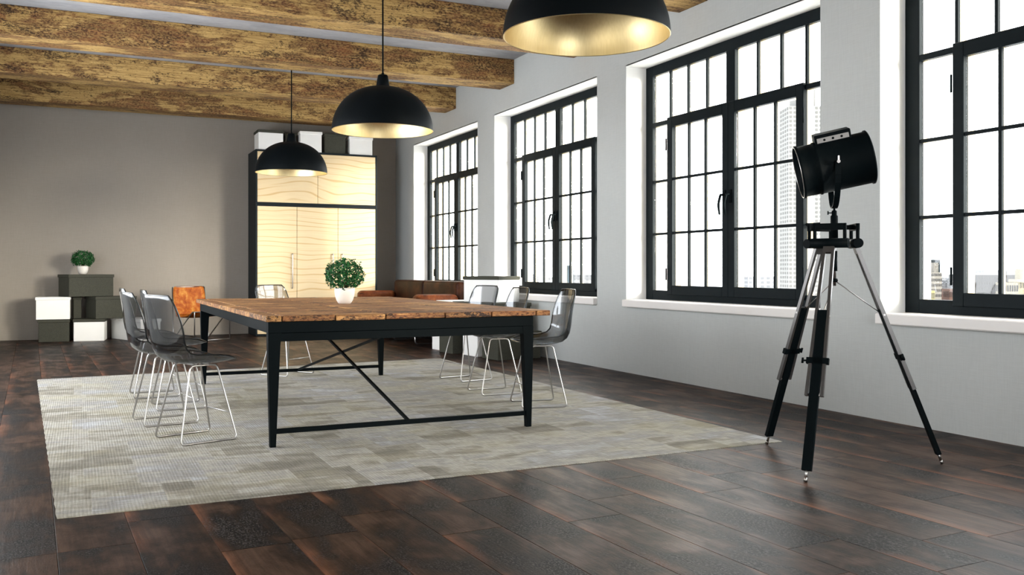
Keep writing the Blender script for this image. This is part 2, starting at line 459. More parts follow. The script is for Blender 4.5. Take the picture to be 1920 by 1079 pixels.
# floor: slab, then planks turned 2.4 degrees off the walls
flo = MB().box(XL-.25, WX+WT, YR-.3, YB+.25, -.2, -.013).build('floor', M['joint']); flo['kind'] = 'structure'
PW, PL, ANG = .268, 1.25, R(2.4)
ca, sa = math.cos(ANG), math.sin(ANG)
def p2w(u, v): return (-.083+u*ca-v*sa, 3.95+u*sa+v*ca)      # plank space (u across, v along) to room
def w2p(x, y): x += .083; y -= 3.95; return (x*ca+y*sa, -x*sa+y*ca)
def clip(poly, f):
    out = []
    for i, p in enumerate(poly):
        q = poly[(i+1) % len(poly)]; a, b = f(p), f(q)
        if a >= 0: out.append(p)
        if a*b < 0: t = a/(a-b); out.append((p[0]+(q[0]-p[0])*t, p[1]+(q[1]-p[1])*t))
    return out
def room_clip(u0, v0, ylo):
    g = .0012
    poly = [(u0+g, v0+g), (u0+PW-g, v0+g), (u0+PW-g, v0+PL-g), (u0+g, v0+PL-g)]
    full = len(poly)
    for f in (lambda p: p2w(*p)[0]-XL, lambda p: WX-p2w(*p)[0], lambda p: p2w(*p)[1]-ylo, lambda p: YB-p2w(*p)[1]):
        if not poly: return None, False
        n = len(poly); inside = all(f(p) >= 0 for p in poly)
        if not inside: poly = clip(poly, f); full = -1
    if len(poly) < 3: return None, False
    ar = abs(sum(poly[i][0]*poly[(i+1) % len(poly)][1]-poly[(i+1) % len(poly)][0]*poly[i][1] for i in range(len(poly))))/2
    return (poly if ar > .004 else None), full == 4
def plank_mb(poly, u0, v0, m=None, world=False):
    m = m or MB(); e = .0006; n = len(poly)
    cx = sum(p[0] for p in poly)/n; cy = sum(p[1] for p in poly)/n
    def sh(p):  # inset for the small bevel
        dx, dy = cx-p[0], cy-p[1]
        return (p[0]+math.copysign(e, dx), p[1]+math.copysign(e, dy))
    tr = (lambda p: p2w(*p)) if world else (lambda p: (p[0]-u0, p[1]-v0))
    vs = [(*tr(p), -.0135) for p in poly] + [(*tr(p), -.0003) for p in poly] + [(*tr(sh(p)), 0.0) for p in poly]
    fs = [tuple(range(2*n, 3*n))] + [(i, (i+1) % n, n+(i+1) % n, n+i) for i in range(n)] + [(n+i, n+(i+1) % n, 2*n+(i+1) % n, 2*n+i) for i in range(n)]
    return m.add(vs, fs)
FULL = plank_mb([(.0012, .0012), (PW-.0012, .0012), (PW-.0012, PL-.0012), (.0012, PL-.0012)], 0, 0).mesh('floor_plank', M['plank'])
offs = {0: -.20, 1: .12, 2: -.47, 3: -.44, 6: -.22+.0, 7: -.72}
YSPL = 1.2
rest = MB(); np_ = 0
rnd = random.Random(3)
for i in range(-8, 30):
    off = offs.get(i, rnd.uniform(0, PL))
    for j in range(-8, 14):
        u0, v0 = i*PW, off+j*PL
        yy = [p2w(u0+a, v0+b) for a in (0, PW) for b in (0, PL)]
        if max(p[0] for p in yy) < XL or min(p[0] for p in yy) > WX or max(p[1] for p in yy) < YR or min(p[1] for p in yy) > YB: continue
        near = min(p[1] for p in yy) < YSPL
        poly, full = room_clip(u0, v0, YR)
        if not poly: continue
        if near: plank_mb(poly, u0, v0, rest, True)
        else:
            x, y = p2w(u0, v0)
            me = FULL if full else plank_mb(poly, u0, v0).mesh('floor_plank', M['plank'])
            inst('floor_plank', me, flo, (x, y, 0), ANG); np_ += 1
o = rest.build('plank_field', M['plank'], flo); o['kind'] = 'stuff'
print('planks', np_)

# windows: one built at the origin (y runs 0..width), then copied
def make_window(wd):
    root = empty('window_1'); root['kind'] = 'structure'
    x0, x1, xo = 0.0, .045, .085      # dark inner part, then a cream layer: sun on member sides put into colour
    z0, z1 = ZS+.0, ZH
    def member(name, y0, y1, a, b, par, xa=x0, xb=x1, outer=True, bev=.003):
        o = MB().box(xa, xb, y0, y1, a, b, bev=bev).build(name, M['frame'], par)
        if outer: MB().box(xb, xo+(xa-x0), y0+.004, y1-.004, a+.004, b-.004).build('sunlit_frame_side' if name != 'muntin' else 'sunlit_bar_side', M['cream'], par)
        return o
    J = .120
    member('jamb', 0, J, z0, z1, root); member('jamb', wd-J, wd, z0, z1, root)
    member('head_frame', J, wd-J, 3.010, z1, root)
    member('bottom_frame', J, wd-J, z0, .838, root)
    mid = wd/2
    member('mullion', mid-.061, mid+.061, 2.53, 3.010, root)
    member('transom', J, wd-J, 2.490, 2.533, root)
    gx = .028
    pn = lambda y0, y1, a, b, par, x=gx: MB().box(x, x+.004, y0, y1, a, b).build('pane', M['pane'], par)
    half = mid-.061-J; q = half/4; mw = .0125
    for s in (0, 1):
        y0 = J if s == 0 else mid+.061
        for k in range(4):
            a = y0+q*k+(mw if k else 0); b = y0+q*(k+1)-(mw if k < 3 else 0)
            pn(a, b, 2.533, 3.010, root)
            if k: member('muntin', y0+q*k-mw, y0+q*k+mw, 2.533, 3.010, root, .006, .034)
    zr = [.838, 1.405, 1.935, 2.490]
    sl = .297
    for s in (0, 1):
        ya, yb = (J, J+sl) if s == 0 else (wd-J-sl, wd-J)
        for k in range(3):
            pn(ya, yb, zr[k]+(mw if k else 0), zr[k+1]-(mw if k < 2 else 0), root)
            if k: member('muntin', ya, yb, zr[k]-mw, zr[k]+mw, root, .006, .034)
    # two casements, proud of the frame on the room side
    for s in (0, 1):
        ya, yb = (J+sl-.01, mid) if s == 0 else (mid, wd-J-sl+.01)
        c = empty('casement', parent=root)
        X0, X1 = -.028, .022
        st = .085; si = .085
        zb, zt = .800, 2.545; gb, gt = .890, 2.445
        m = MB()
        m.box(X0, X1, ya+.001, ya+st, zb, zt, bev=.004); m.box(X0, X1, yb-st, yb-.001, zb, zt, bev=.004)
        m.box(X0, X1, ya+st, yb-st, zb, gb, bev=.004); m.box(X0, X1, ya+st, yb-st, gt, zt, bev=.004)
        m.build('casement_frame', M['frame'], c)
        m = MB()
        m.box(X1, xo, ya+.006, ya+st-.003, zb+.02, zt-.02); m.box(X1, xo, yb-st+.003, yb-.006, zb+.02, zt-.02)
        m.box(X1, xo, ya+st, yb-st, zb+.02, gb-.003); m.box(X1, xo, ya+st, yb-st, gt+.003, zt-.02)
        m.build('sunlit_frame_side', M['cream'], c)
        g0, g1 = ya+st, yb-st; w3 = (g1-g0)/3
        zz = [gb, 1.405, 1.935, gt]
        for k in (1, 2):
            MB().box(X0+.008, X0+.032, g0+w3*k-mw, g0+w3*k+mw, gb, gt, bev=.002).build('muntin', M['frame'], c)
            MB().box(X0+.032, X0+.050, g0+w3*k-mw+.002, g0+w3*k+mw-.002, gb, gt).build('sunlit_bar_side', M['cream'], c)
        for r in (1, 2):
            MB().box(X0+.010, X0+.030, g0, g1, zz[r]-mw, zz[r]+mw, bev=.002).build('muntin', M['frame'], c)
        for r in range(3):
            for k in range(3):
                MB().box(X0+.030, X0+.034, g0+w3*k+(mw if k else 0), g0+w3*(k+1)-(mw if k < 2 else 0),
                         zz[r]+(mw if r else 0), zz[r+1]-(mw if r < 2 else 0)).build('pane', M['pane'], c)
        # lever handle hanging down from a back plate
        hy = yb-.04 if s == 0 else ya+.04
        m = MB(); m.box(X0-.012, X0, hy-.017, hy+.017, 1.64, 1.76, bev=.004)
        m.tube([(X0-.01, hy, 1.715), (X0-.055, hy, 1.715)], .010, 10)
        m.tube(fillet([(X0-.048, hy, 1.715), (X0-.055, hy-.0, 1.70), (X0-.075, hy-.0, 1.63), (X0-.062, hy, 1.535)], .03), [.011]*2+[.012]*(len(fillet([(0,0,0),(1,0,0),(2,0,0),(3,0,0)],.03))-3)+[.008], 10)
        m.build('handle', M['black'], c)
        hh = ya-.004 if s == 0 else yb+.004
        for z in (1.0, 2.28):
            MB().tube([(X0-.004, hh, z-.06), (X0-.004, hh, z+.06)], .008, 8).build('hinge', M['frame'], c)
    return root
wd = WIN[2][1]-WIN[2][0]
win0 = make_window(wd)
for i, (a, b) in enumerate(WIN):
    w = win0 if i == 0 else copy_tree(win0)
    w.name = 'window_%d' % (i+1); w.location = (WX+DF, a, 0)
    w['kind'] = 'structure'
    s = MB(); s.box(WX-.055, WX+DF+.01, a, b, .668, ZS, bev=.008)
    s.build('trim_%d' % (i+1), M['sill'])['kind'] = 'structure'

# ------------------------------------------------------------------ city outside (far below and beyond the windows)
def tower(name, label, x, y, w, dp, z0, z1, col, nx, nz, wcol, roof=None, rz=YAW, group=None, frac=.5):
    t = empty(name, (x, y, 0), -rz); tag(t, label, 'building', group)
    m = MB(); m.box(-w/2, w/2, -dp/2, dp/2, z0, z1)
    col = tuple(c*.16 for c in col); wcol = tuple(c*.13 for c in wcol)
    m.build('facade', tower_mat('pale_facade', col), t)
    if roof: MB().box(-w*roof[0]/2, w*roof[0]/2, -dp*.3, dp*.3, z1, z1+roof[1]).build('roof_block', tower_mat('pale_roof', tuple(c*.8 for c in col)), t)
    zv = max(z0, -30)
    hz = (z1-zv)/nz; g = MB(); e = .12
    for i in range(nx):
        for j in range(nz):
            a = -w/2+w*(i+.5-frac/2)/nx; b = -w/2+w*(i+.5+frac/2)/nx; c = zv+hz*(j+.28); d_ = zv+hz*(j+.78)
            g.box(a, b, -dp/2-e, -dp/2+.02, c, d_)
            if i < 5:
                a = -dp/2+dp*(i+.25)/5; b = -dp/2+dp*(i+.75)/5; g.box(-w/2-e, -w/2+.02, a, b, c, d_)
    o = g.build('window', tower_mat('window_glass', wcol), t); o['kind'] = 'stuff'
    return t
def at(px, py, dep):     # room position of a direction from the room, for laying out the far city
    lat = (px-CX)/F*dep
    return lat*math.cos(YAW)+dep*math.sin(YAW), -lat*math.sin(YAW)+dep*math.cos(YAW), H-(py-CY)/F*dep
CITY = [
 ('skyscraper', 'tall pale high-rise with rows of small windows beyond the third window', (1504, 205, 300), 12.5, 12, (.66, .65, .62), 9, 60, (.50, .49, .47), (.5, 6)),
 ('dark_tower', 'slim dark blue-grey tower seen low in the rightmost window', (1748, 487, 420), 4.6, 6, (.045, .060, .075), 5, 18, (.03, .045, .06), None),
 ('cream_tower', 'pale stepped office tower in front of the dark slim one', (1752, 511, 380), 4.0, 5, (.50, .46, .40), 6, 14, (.16, .15, .15), (.5, 4)),
 ('wide_office', 'wide dark-topped office slab low in the rightmost window', (1853, 516, 400), 18, 10, (.075, .070, .075), 16, 12, (.15, .14, .13), None),
 ('yellow_block', 'low yellowish block at the foot of the slim towers', (1737, 545, 330), 3.4, 6, (.62, .55, .25), 5, 6, (.3, .27, .2), None),
 ('brick_block', 'low reddish-brown block beside the casement of the rightmost window', (1779, 542, 330), 2.4, 6, (.22, .12, .09), 4, 6, (.12, .08, .07), None),
 ('glass_tower', 'small blue-grey glass tower seen low in the second window', (1066, 506, 420), 4.6, 6, (.17, .23, .27), 6, 14, (.25, .32, .37), (.5, 2)),
 ('cream_church', 'cream building with a small spire at the edge of the rightmost window', (1911, 524, 350), 5, 6, (.60, .52, .33), 5, 6, (.25, .22, .16), (.25, 4)),
 ('low_block', 'low pale block with a dark opening near the wide office slab', (1888, 530, 330), 5, 6, (.55, .50, .40), 6, 6, (.12, .12, .13), None),
]
for nm, lb, (px, py, dep), w, dp, col, nx, nz, wc, roof in CITY:
    x, y, z = at(px, py, dep)
    tower(nm, lb, x, y, w, dp, -60, z, col, nx, nz, wc, roof)
rnd = random.Random(11)
for i in range(34):
    px = rnd.choice([rnd.uniform(1700, 1960), rnd.uniform(1700, 2100), rnd.uniform(1180, 1500), rnd.uniform(960, 1120)])
    dep = 650+17*i; x, y, z = at(px, rnd.uniform(505, 540), dep)
    c = rnd.uniform(.55, .70)  # haze of the distance put into a pale grey colour
    tower('hazy_tower', 'pale hazy tower of the distant skyline outside the windows', x, y, rnd.uniform(9, 26), 14, -90, z, (c, c, c*1.03), 5, 8, (c*.85, c*.87, c*.92), group='hazy towers of the distant skyline')
tag(MB().box(60, 1500, -400, 1500, -92, -90).build('ground', tower_mat('hazy_city_ground', (.6, .6, .6))), kind='structure')

# ------------------------------------------------------------------ rug
RC = [(-.084, 4.262), (3.842, 4.296), (3.829, 10.061), (-.36, 9.739)]
m = MB()
def sub(a, b, n): return [(a[0]+(b[0]-a[0])*i/n, a[1]+(b[1]-a[1])*i/n) for i in range(n)]
out = []
for i in range(4):
    seg = sub(RC[i], RC[(i+1) % 4], 60)
    dx, dy = RC[(i+1) % 4][0]-RC[i][0], RC[(i+1) % 4][1]-RC[i][1]; L = math.hypot(dx, dy)
    for j, p in enumerate(seg):
        w = .004 if j % 2 else 0
        out.append((p[0]+dy/L*w, p[1]-dx/L*w))
n = len(out)
RZ = .005
m.add([(x, y, .0) for x, y in out]+[(x, y, RZ-.0015) for x, y in out]+[(x+(1.8-x)*.0012, y+(7-y)*.0012, RZ) for x, y in out],
      [tuple(range(2*n, 3*n))]+[(i, (i+1) % n, n+(i+1) % n, n+i) for i in range(n)]+[(n+i, n+(i+1) % n, 2*n+(i+1) % n, 2*n+i) for i in range(n)])
tag(m.build('rug', M['rug']), 'large greige patchwork rug under the long timber table', 'rug')

# ------------------------------------------------------------------ table
T = empty('dining_table', (0, 0, 0)); tag(T, 'long industrial table with reclaimed timber top and black steel frame on the rug', 'table')
edges = [.975, 1.07, 1.386, 1.699, 2.088, 2.409, 2.732, 2.84]
for i in range(7):
    a, b = edges[i]+.003, edges[i+1]-.004
    dz = [0, .001, -.001, .0012, 0, .001, 0][i]
    MB().box(0, b-a, 0, 3.51, 0, .034, bev=.0035).build('plank', M['board'], T, loc=(a, 5.392, .7385+dz))
x0, x1, y0, y1 = .992, 2.716, 5.405, 8.72
m = MB()
m.box(x0, x1, y0, y0+.05, .672, .738, bev=.002); m.box(x0, x1, y1-.05, y1, .672, .738, bev=.002)
m.box(x0, x0+.05, y0+.05, y1-.05, .672, .738, bev=.002); m.box(x1-.05, x1, y0+.05, y1-.05, .672, .738, bev=.002)
m.build('top_frame', M['black'], T)
for ya in (y0+.002, y1-.052):
    m = MB(); m.box(x0+.004, x1-.004, ya, ya+.048, .622, .6705, bev=.0012); m.build('apron', M['black'], T)
    m = MB(); m.box(x0+.045, x1-.045, ya+.012, ya+.042, .075+RZ, .103+RZ, bev=.002); m.build('stretcher', M['black'], T)
for sx, xx in ((1, x0), (-1, x1)):
    for ya, yb in ((y0, 1), (y1, -1)):
        m = MB()
        def ring(z, w, dpt): return [(xx, ya, z), (xx+sx*w, ya, z), (xx+sx*w, ya+yb*dpt, z), (xx, ya+yb*dpt, z)]
        tp, md, bt = ring(.672, .078, .06), ring(.60, .070, .058), [(x+sx*.012, y+yb*.004, z) for x, y, z in ring(RZ, .034, .040)]
        ft = [(x, y, RZ+.012) for x, y, z in bt]
        m.add(tp+md+ft+bt, [(0,1,2,3), (15,14,13,12)]+[(k*4+i, k*4+(i+1) % 4, k*4+4+(i+1) % 4, k*4+4+i) for k in range(3) for i in range(4)])
        m.build('leg', M['black'], T)
xm = 1.865
MB().bar((xm-.007, y0+.03, .095+RZ), (xm-.007, y1-.03, .70), .018, .016).build('brace', M['black'], T)
MB().bar((xm+.013, y0+.03, .70), (xm+.013, y1-.03, .095+RZ), .018, .016).build('brace', M['black'], T)

# ------------------------------------------------------------------ chairs with smoked shells
EDGE = [(-.245,.905),(-.237,.880),(-.220,.840),(-.203,.795),(-.188,.745),(-.177,.69),(-.169,.635),(-.156,.592),(-.128,.566),(-.09,.556),(-.045,.552),(.01,.550),(.065,.546),(.115,.538),(.150,.528),(.180,.516)]
CENT = [(-.262,.905),(-.262,.880),(-.256,.840),(-.249,.795),(-.242,.745),(-.236,.69),(-.231,.635),(-.222,.580),(-.202,.535),(-.168,.508),(-.115,.495),(-.045,.490),(.03,.490),(.10,.491),(.150,.497),(.186,.512)]
def shell_grid(off=0):
    nv = 20; g = []
    n = len(EDGE)
    for i in range(n):
        row = []
        u = i/(n-1)
        hw = .205+.025*math.sin(min(1, u*1.4)*PI)*.9
        if i == 0: hw -= .030
        if i == 1: hw -= .008
        if i == n-1: hw -= .04
        if i == n-2: hw -= .014
        for j in range(nv+1):
            v = -1+2*j/nv; s_ = abs(v)**3.6
            ex, ez = EDGE[i]; cx_, cz = CENT[i]
            row.append(Vector((cx_+(ex-cx_)*s_, v*hw*(1-.02*s_), cz+(ez-cz)*s_)))
        g.append(row)
    return g
def shell_mb():
    g = shell_grid(); n = len(g); mcount = len(g[0]); th = .0075
    nor = []
    for i in range(n):
        r = []
        for j in range(mcount):
            a = g[min(i+1, n-1)][j]-g[max(i-1, 0)][j]; b = g[i][min(j+1, mcount-1)]-g[i][max(j-1, 0)]
            r.append(a.cross(b).normalized())
        nor.append(r)
    top = [g[i][j]+nor[i][j]*th/2 for i in range(n) for j in range(mcount)]
    bot = [g[i][j]-nor[i][j]*th/2 for i in range(n) for j in range(mcount)]
    m = MB(); N = n*mcount
    fs = []
    for i in range(n-1):
        for j in range(mcount-1):
            q = (i*mcount+j, i*mcount+j+1, (i+1)*mcount+j+1, (i+1)*mcount+j)
            fs.append(q); fs.append(tuple(x+N for x in q[::-1]))
    m.add(top+bot, fs, 0, True)
    # dark rim running round the shell's edge
    loop = [g[0][j] for j in range(mcount)]+[g[i][mcount-1] for i in range(1, n)]+[g[n-1][j] for j in range(mcount-2, -1, -1)]+[g[i][0] for i in range(n-2, 0, -1)]
    r = MB(); r.tube(loop, .0052, 6, closed=True)
    return m, r
EDGE = [(x, z-.022) for x, z in EDGE]; CENT = [(x, z-.020) for x, z in CENT]
shell_m, rim_m = shell_mb()
def make_chair():
    root = empty('dining_chair')
    s = shell_m.build('seat_shell', M['smoke'], root)
    rim_m.build('rim', M['smokeedge'], s)
    for sg in (-1, 1):
        pts = fillet([(-.085, sg*.115, .460), (-.178, sg*.186, .006), (.178, sg*.186, .006), (.080, sg*.115, .460)], .028, 4, True)
        MB().tube(pts, .0058, 8, closed=True).build('sled_leg', M['chrome'], root)
    zz = .165
    f = (.460-zz)/(.460-.006)
    yy = .115+(.186-.115)*f; xx = .080+(.178-.080)*f
    MB().tube([(xx, -yy, zz), (xx, yy, zz)], .0045, 8).build('cross_rod', M['chrome'], root)
    m = MB()
    for x in (-.05, .045):
        m.tube([(x, -.115, .462), (x, .115, .462)], .0055, 8)
    m.build('seat_support', M['chrome'], root)
    return root
chair0 = make_chair()
CH = [  # x, y, heading, label, z
 (.6475, 5.904, 18, 'smoked plastic sled chair nearest the camera on the left side of the table'),
 (.531, 6.67, 8, 'smoked plastic sled chair second from the front along the left side of the table'),
 (.680, 7.36, 1, 'smoked plastic sled chair third from the front along the left side of the table'),
 (.563, 8.108, 2, 'smoked plastic sled chair at the far end of the left row behind the others'),
 (3.197, 6.28, 168, 'smoked plastic sled chair nearest the camera on the window side of the table'),
 (3.180, 7.07, 176, 'smoked plastic sled chair in the middle of the window side of the table'),
 (3.315, 8.03, 191, 'smoked plastic sled chair farthest from the camera on the window side'),
 (1.87, 9.16, -55, 'smoked plastic sled chair standing at the far head of the table'),
]
for i, (x, y, a, lb) in enumerate(CH):
    c = chair0 if i == 0 else copy_tree(chair0)
    c.location = (x, y, RZ); c.rotation_euler = (0, 0, R(a)); tag(c, lb, 'chair', 'smoked plastic chairs around the table')

# ------------------------------------------------------------------ potted plants
def make_plant(r, label, loc, s=1.0, seed=1):
    rn = random.Random(seed)
    t = empty('potted_plant', loc); tag(t, label, 'plant', 'small clipped plants in white pots')
    pw, ph = .079*s, .125*s
    m = MB(); m.lathe([(0, 0), (.042*s, 0), (.050*s, .004), (.066*s, .030*s), (.076*s, .065*s), (pw, .100*s), (pw, ph), (pw-.006, ph), (pw-.008, ph-.02), (0, ph-.022)], 40)
    m.build('pot', M['pot'], t)
    MB().lathe([(pw-.010, ph-.020), (0, ph-.012)], 24).build('soil', M['soil'], t)
    m = MB()
    cz = ph+r*.74
    for k in range(14):
        a = rn.uniform(0, 2*PI); e = Vector((math.cos(a)*rn.uniform(.2, .7)*r, math.sin(a)*rn.uniform(.2, .7)*r, cz+rn.uniform(-.2, .6)*r))
        m.tube([(math.cos(a)*.015, math.sin(a)*.015, ph-.018), (e.x*.4, e.y*.4, (ph+e.z)/2), e], [.003, .002, .001], 5)
    m.build('stem', M['stem'], t)
    m = MB(); ln = .020*s
    for k in range(2300):
        z = rn.uniform(-.80, 1); a = rn.uniform(0, 2*PI); q = math.sqrt(1-z*z)
        bump = 1+.09*math.sin(5*a+2)*math.cos(4*z)+.06*math.sin(9*a)
        rr = r*(rn.uniform(.55, 1.0)**.35)*bump
        p = Vector((q*math.cos(a)*rr*1.12, q*math.sin(a)*rr*1.12, cz+z*rr*.90))
        nrm = Vector((q*math.cos(a), q*math.sin(a), z*.8+.15)).normalized()
        nrm = (nrm+Vector((rn.gauss(0, .55), rn.gauss(0, .55), rn.gauss(0, .55)))).normalized()
        u = nrm.orthogonal().normalized(); u = Matrix.Rotation(rn.uniform(0, 2*PI), 3, nrm) @ u; w = nrm.cross(u)
        l = ln*rn.uniform(.7, 1.25); b = l*.34
        m.add([p, p+u*l*.45+w*b+nrm*.002, p+u*l, p+u*l*.45-w*b+nrm*.002, p+u*l*.5-nrm*.0015], [(0, 1, 4), (1, 2, 4), (2, 3, 4), (3, 0, 4)])
    o = m.build('foliage', M['leaf'], t); o['kind'] = 'stuff'
    return t
make_plant(.138, 'round green clipped plant in a white bowl pot on the timber table', (1.905, 7.13, .7738), 1.0, 1)
make_plant(.138, 'round green clipped plant in a white pot on top of the stacked boxes', (.045, 14.98, .981), .98, 5)

# ------------------------------------------------------------------ storage boxes
def storage_box(x, y, z, ang, L, D, body, lid, label, hgt=.325, group=None, lidh=.045):
    # x, y: the corner nearest the camera; long side L along the heading, short side D to its left
    t = empty('storage_box', (x, y, z), R(ang)); tag(t, label, 'box', group)
    e = .010
    m = MB(); m.box(e, L-e, e, D-e, 0, hgt-.006, bev=.004); m.build('body', M[body], t)
    m = MB(); m.box(0, L, 0, D, hgt-lidh, hgt-.001, bev=.004); m.build('lid', M[lid], t)
    return t
H3 = .3265
gB = 'storage boxes stacked by the taupe wall'
storage_box(-.545, 14.80, 0, -6, .42, .40, 'darkbox', 'darkbox', 'charcoal lidded box on the floor at the left foot of the stack', group=gB)
storage_box(-.088, 14.755, 0, -7, .43, .42, 'whitebox', 'darkbox', 'white box with charcoal lid on the floor in the middle of the stack', group=gB)
storage_box(.80, 14.30, 0, 22.4, .32, .98, 'whitebox', 'whitebox', 'long all-white lidded box turned askew on the floor behind the left chairs', group=gB)
storage_box(-.575, 14.78, H3, -2, .46, .40, 'whitebox', 'whitebox', 'all-white lidded box on the left of the middle tier', group=gB)
storage_box(-.088, 14.93, H3, 2, .125, .38, 'darkbox', 'darkbox', 'charcoal box set back in the shadowed middle of the stack', group=gB)
storage_box(.212, 14.66, H3, 22, .62, .38, 'darkbox', 'darkbox', 'charcoal lidded box on the right of the middle tier', group=gB)
storage_box(-.142, 14.69, H3*2, 21, .66, .42, 'darkbox', 'darkbox', 'charcoal lidded box topping the stack and carrying the plant', group=gB)

gW = 'storage boxes stacked under the windows'
A2 = 5
storage_box(4.330, 9.530, 0, A2, .60, .40, 'darkbox', 'darkbox', 'charcoal box on the floor at the near end of the window stack', group=gW)
storage_box(4.290, 10.035, 0, A2, .60, .40, 'whitebox', 'whitebox', 'white box on the floor between two charcoal boxes under the windows', group=gW)
storage_box(4.165, 10.52, 0, A2, .60, .40, 'darkbox', 'darkbox', 'charcoal box on the floor second from the sofa end of the window stack', group=gW)
storage_box(4.22, 11.00, 0, A2, .50, .34, 'whitebox', 'whitebox', 'white box on the floor at the sofa end of the window stack', group=gW)
storage_box(4.32, 9.78, H3, A2, .60, .40, 'darkbox', 'darkbox', 'charcoal box in the middle tier nearest the table', group=gW)
storage_box(4.25, 10.24, H3, A2, .60, .40, 'darkbox', 'darkbox', 'charcoal box in the middle tier under the tall white box', group=gW)
storage_box(4.22, 10.72, H3, A2, .55, .42, 'whitebox', 'whitebox', 'white box in the middle tier beside the sofa arm', group=gW)
t = storage_box(0, 0, 0, 0, .40, .60, 'whitebox', 'darkbox', 'large white box with charcoal lid crowning the stack between two windows', group=gW, hgt=.315)
t.location = (4.52, 9.92, H3*2); t.rotation_euler = (0, 0, math.atan2(.396, .918))

# ------------------------------------------------------------------ cabinets with boxes on top
def door_mb(x0, x1, z0, z1): return MB().box(x0+.003, x1-.003, 0, .022, z0+.003, z1-.003, bev=.002)
cx0, cx1, cyf, cyb = 2.501, 4.473, 14.687, YB-.002
def carcass(name, z0, z1, label):
    t = empty(name, (0, cyf, 0)); tag(t, label, 'cabinet')
    dpt = cyb-cyf; m = MB(); th = .026
    m.box(cx0, cx0+th, 0, dpt, z0, z1, bev=.002); m.box(cx1-th, cx1, 0, dpt, z0, z1, bev=.002)
    m.box(cx0+th, cx1-th, 0, dpt, z0, z0+th, bev=.002); m.box(cx0+th, cx1-th, 0, dpt, z1-th, z1, bev=.002)
    m.box(cx0+th, cx1-th, dpt-.02, dpt, z0+th, z1-th)
    m.build('carcass', M['cabframe'], t)
    return t
t = carcass('wardrobe', .002, 2.083, 'tall charcoal cabinet with three pale pine doors against the back wall')
dx = [cx0+.026, 3.149, 3.816, cx1-.026]
hx = [3.073, 3.728, 3.885]
for i in range(3):
    dr = door_mb(dx[i], dx[i+1], .030, 2.055).build('door', M['pine'], t, loc=(0, .004, 0))
    h = MB(); x = hx[i]
    h.tube(fillet([(x, .004, 1.30), (x, -.035, 1.30), (x, -.035, .755), (x, .004, .755)], .008, 3), .0085, 8)
    h.build('handle', M['steel'], dr)
t = carcass('top_cabinet', 2.085, 2.945, 'wide charcoal wall unit with two pale pine doors standing on the tall cabinet')
dx = [cx0+.026, 3.484, cx1-.026]
for i in range(2): door_mb(dx[i], dx[i+1], 2.113, 2.917).build('door', M['pine'], t, loc=(0, .004, 0))
gC = 'storage boxes on top of the cabinet'
storage_box(2.545, 14.73, 2.946, 0, .405, .40, 'whitebox', 'darkbox', 'white box with charcoal lid at the left end of the cabinet top', .320, gC)
storage_box(2.985, 14.86, 2.946, 0, .20, .40, 'darkbox', 'darkbox', 'narrow charcoal box set back between white boxes on the cabinet', .315, gC)
storage_box(3.20, 14.72, 2.946, -4, .36, .40, 'whitebox', 'whitebox', 'all-white box second from the right group on the cabinet top', .335, gC)
storage_box(3.60, 14.72, 2.946, 0, .36, .40, 'darkbox', 'darkbox', 'charcoal box between two white boxes on the cabinet top', .320, gC)
storage_box(4.01, 14.72, 2.946, 0, .405, .40, 'whitebox', 'whitebox', 'all-white box at the right end of the cabinet top', .300, gC)

# ------------------------------------------------------------------ pendant lamps
def make_pendant():
    t = empty('pendant_lamp')
    Rr = .45; Hh = .395
    out = []
    n = 22
    for i in range(n+1):
        a = i/n*PI/2
        r = Rr*math.cos(a)**.88 if i < n else .05; z = Hh*math.sin(a)**1.02
        r = max(r, .045)
        out.append((r, z))
    m = MB(); m.lathe(out, 72); m.lathe([(.045, Hh), (0, Hh)], 72)
    m.build('shade', M['lampblack'], t)
    inn = [(max(r-.006, .0), z-.004 if z > .01 else z) for r, z in out]
    m = MB(); m.lathe(inn, 72); m.lathe([(inn[-1][0], inn[-1][1]), (0, inn[-1][1])], 72)
    m.lathe([(Rr, 0), (Rr-.003, -.003), (Rr-.006, 0)], 72)
    m.build('brass_lining', M['brass'], t)
    m = MB(); m.lathe([(0, Hh-.01), (.058, Hh-.01), (.060, Hh+.004), (.046, Hh+.095), (.038, Hh+.105), (.014, Hh+.107), (.010, Hh+.125), (0, Hh+.125)], 32)
    m.build('cap', M['lampblack'], t)
    m = MB(); m.tube([(0, 0, Hh+.10), (0, 0, ZC-2.28-.02)], .0075, 8); m.build('cord', M['lampblack'], t)
    m = MB(); m.lathe([(0, ZC-2.28), (.055, ZC-2.28), (.055, ZC-2.30), (.02, ZC-2.32), (0, ZC-2.32)], 24); m.build('ceiling_rose', M['lampblack'], t)
    m = MB(); m.lathe([(0, .20), (.02, .205), (.032, .235), (.030, .27), (.018, .30), (.018, .39), (0, .39)], 20); m.build('bulb', M['pot'], t)
    return t
p0 = make_pendant()
for i, (x, y, lb) in enumerate([(2.45, 11.76, 'smallest-looking black dome pendant with brass lining before the pine cabinet'),
                                (2.45, 7.87, 'black dome pendant with brass lining hanging over the middle of the table'),
                                (2.47, 4.28, 'black dome pendant with brass lining cut off by the top of the picture')]):
    p = p0 if i == 0 else copy_tree(p0)
    p.location = (x, y, 2.285 if i < 2 else 2.300); tag(p, lb, 'pendant lamp', 'black and brass dome pendants')
    if i == 2:
        for c_ in p.children:
            if c_.name.startswith(('ceiling_rose',)): c_.location.z -= .015
            if c_.name.startswith('cord'): c_.location.z -= .012

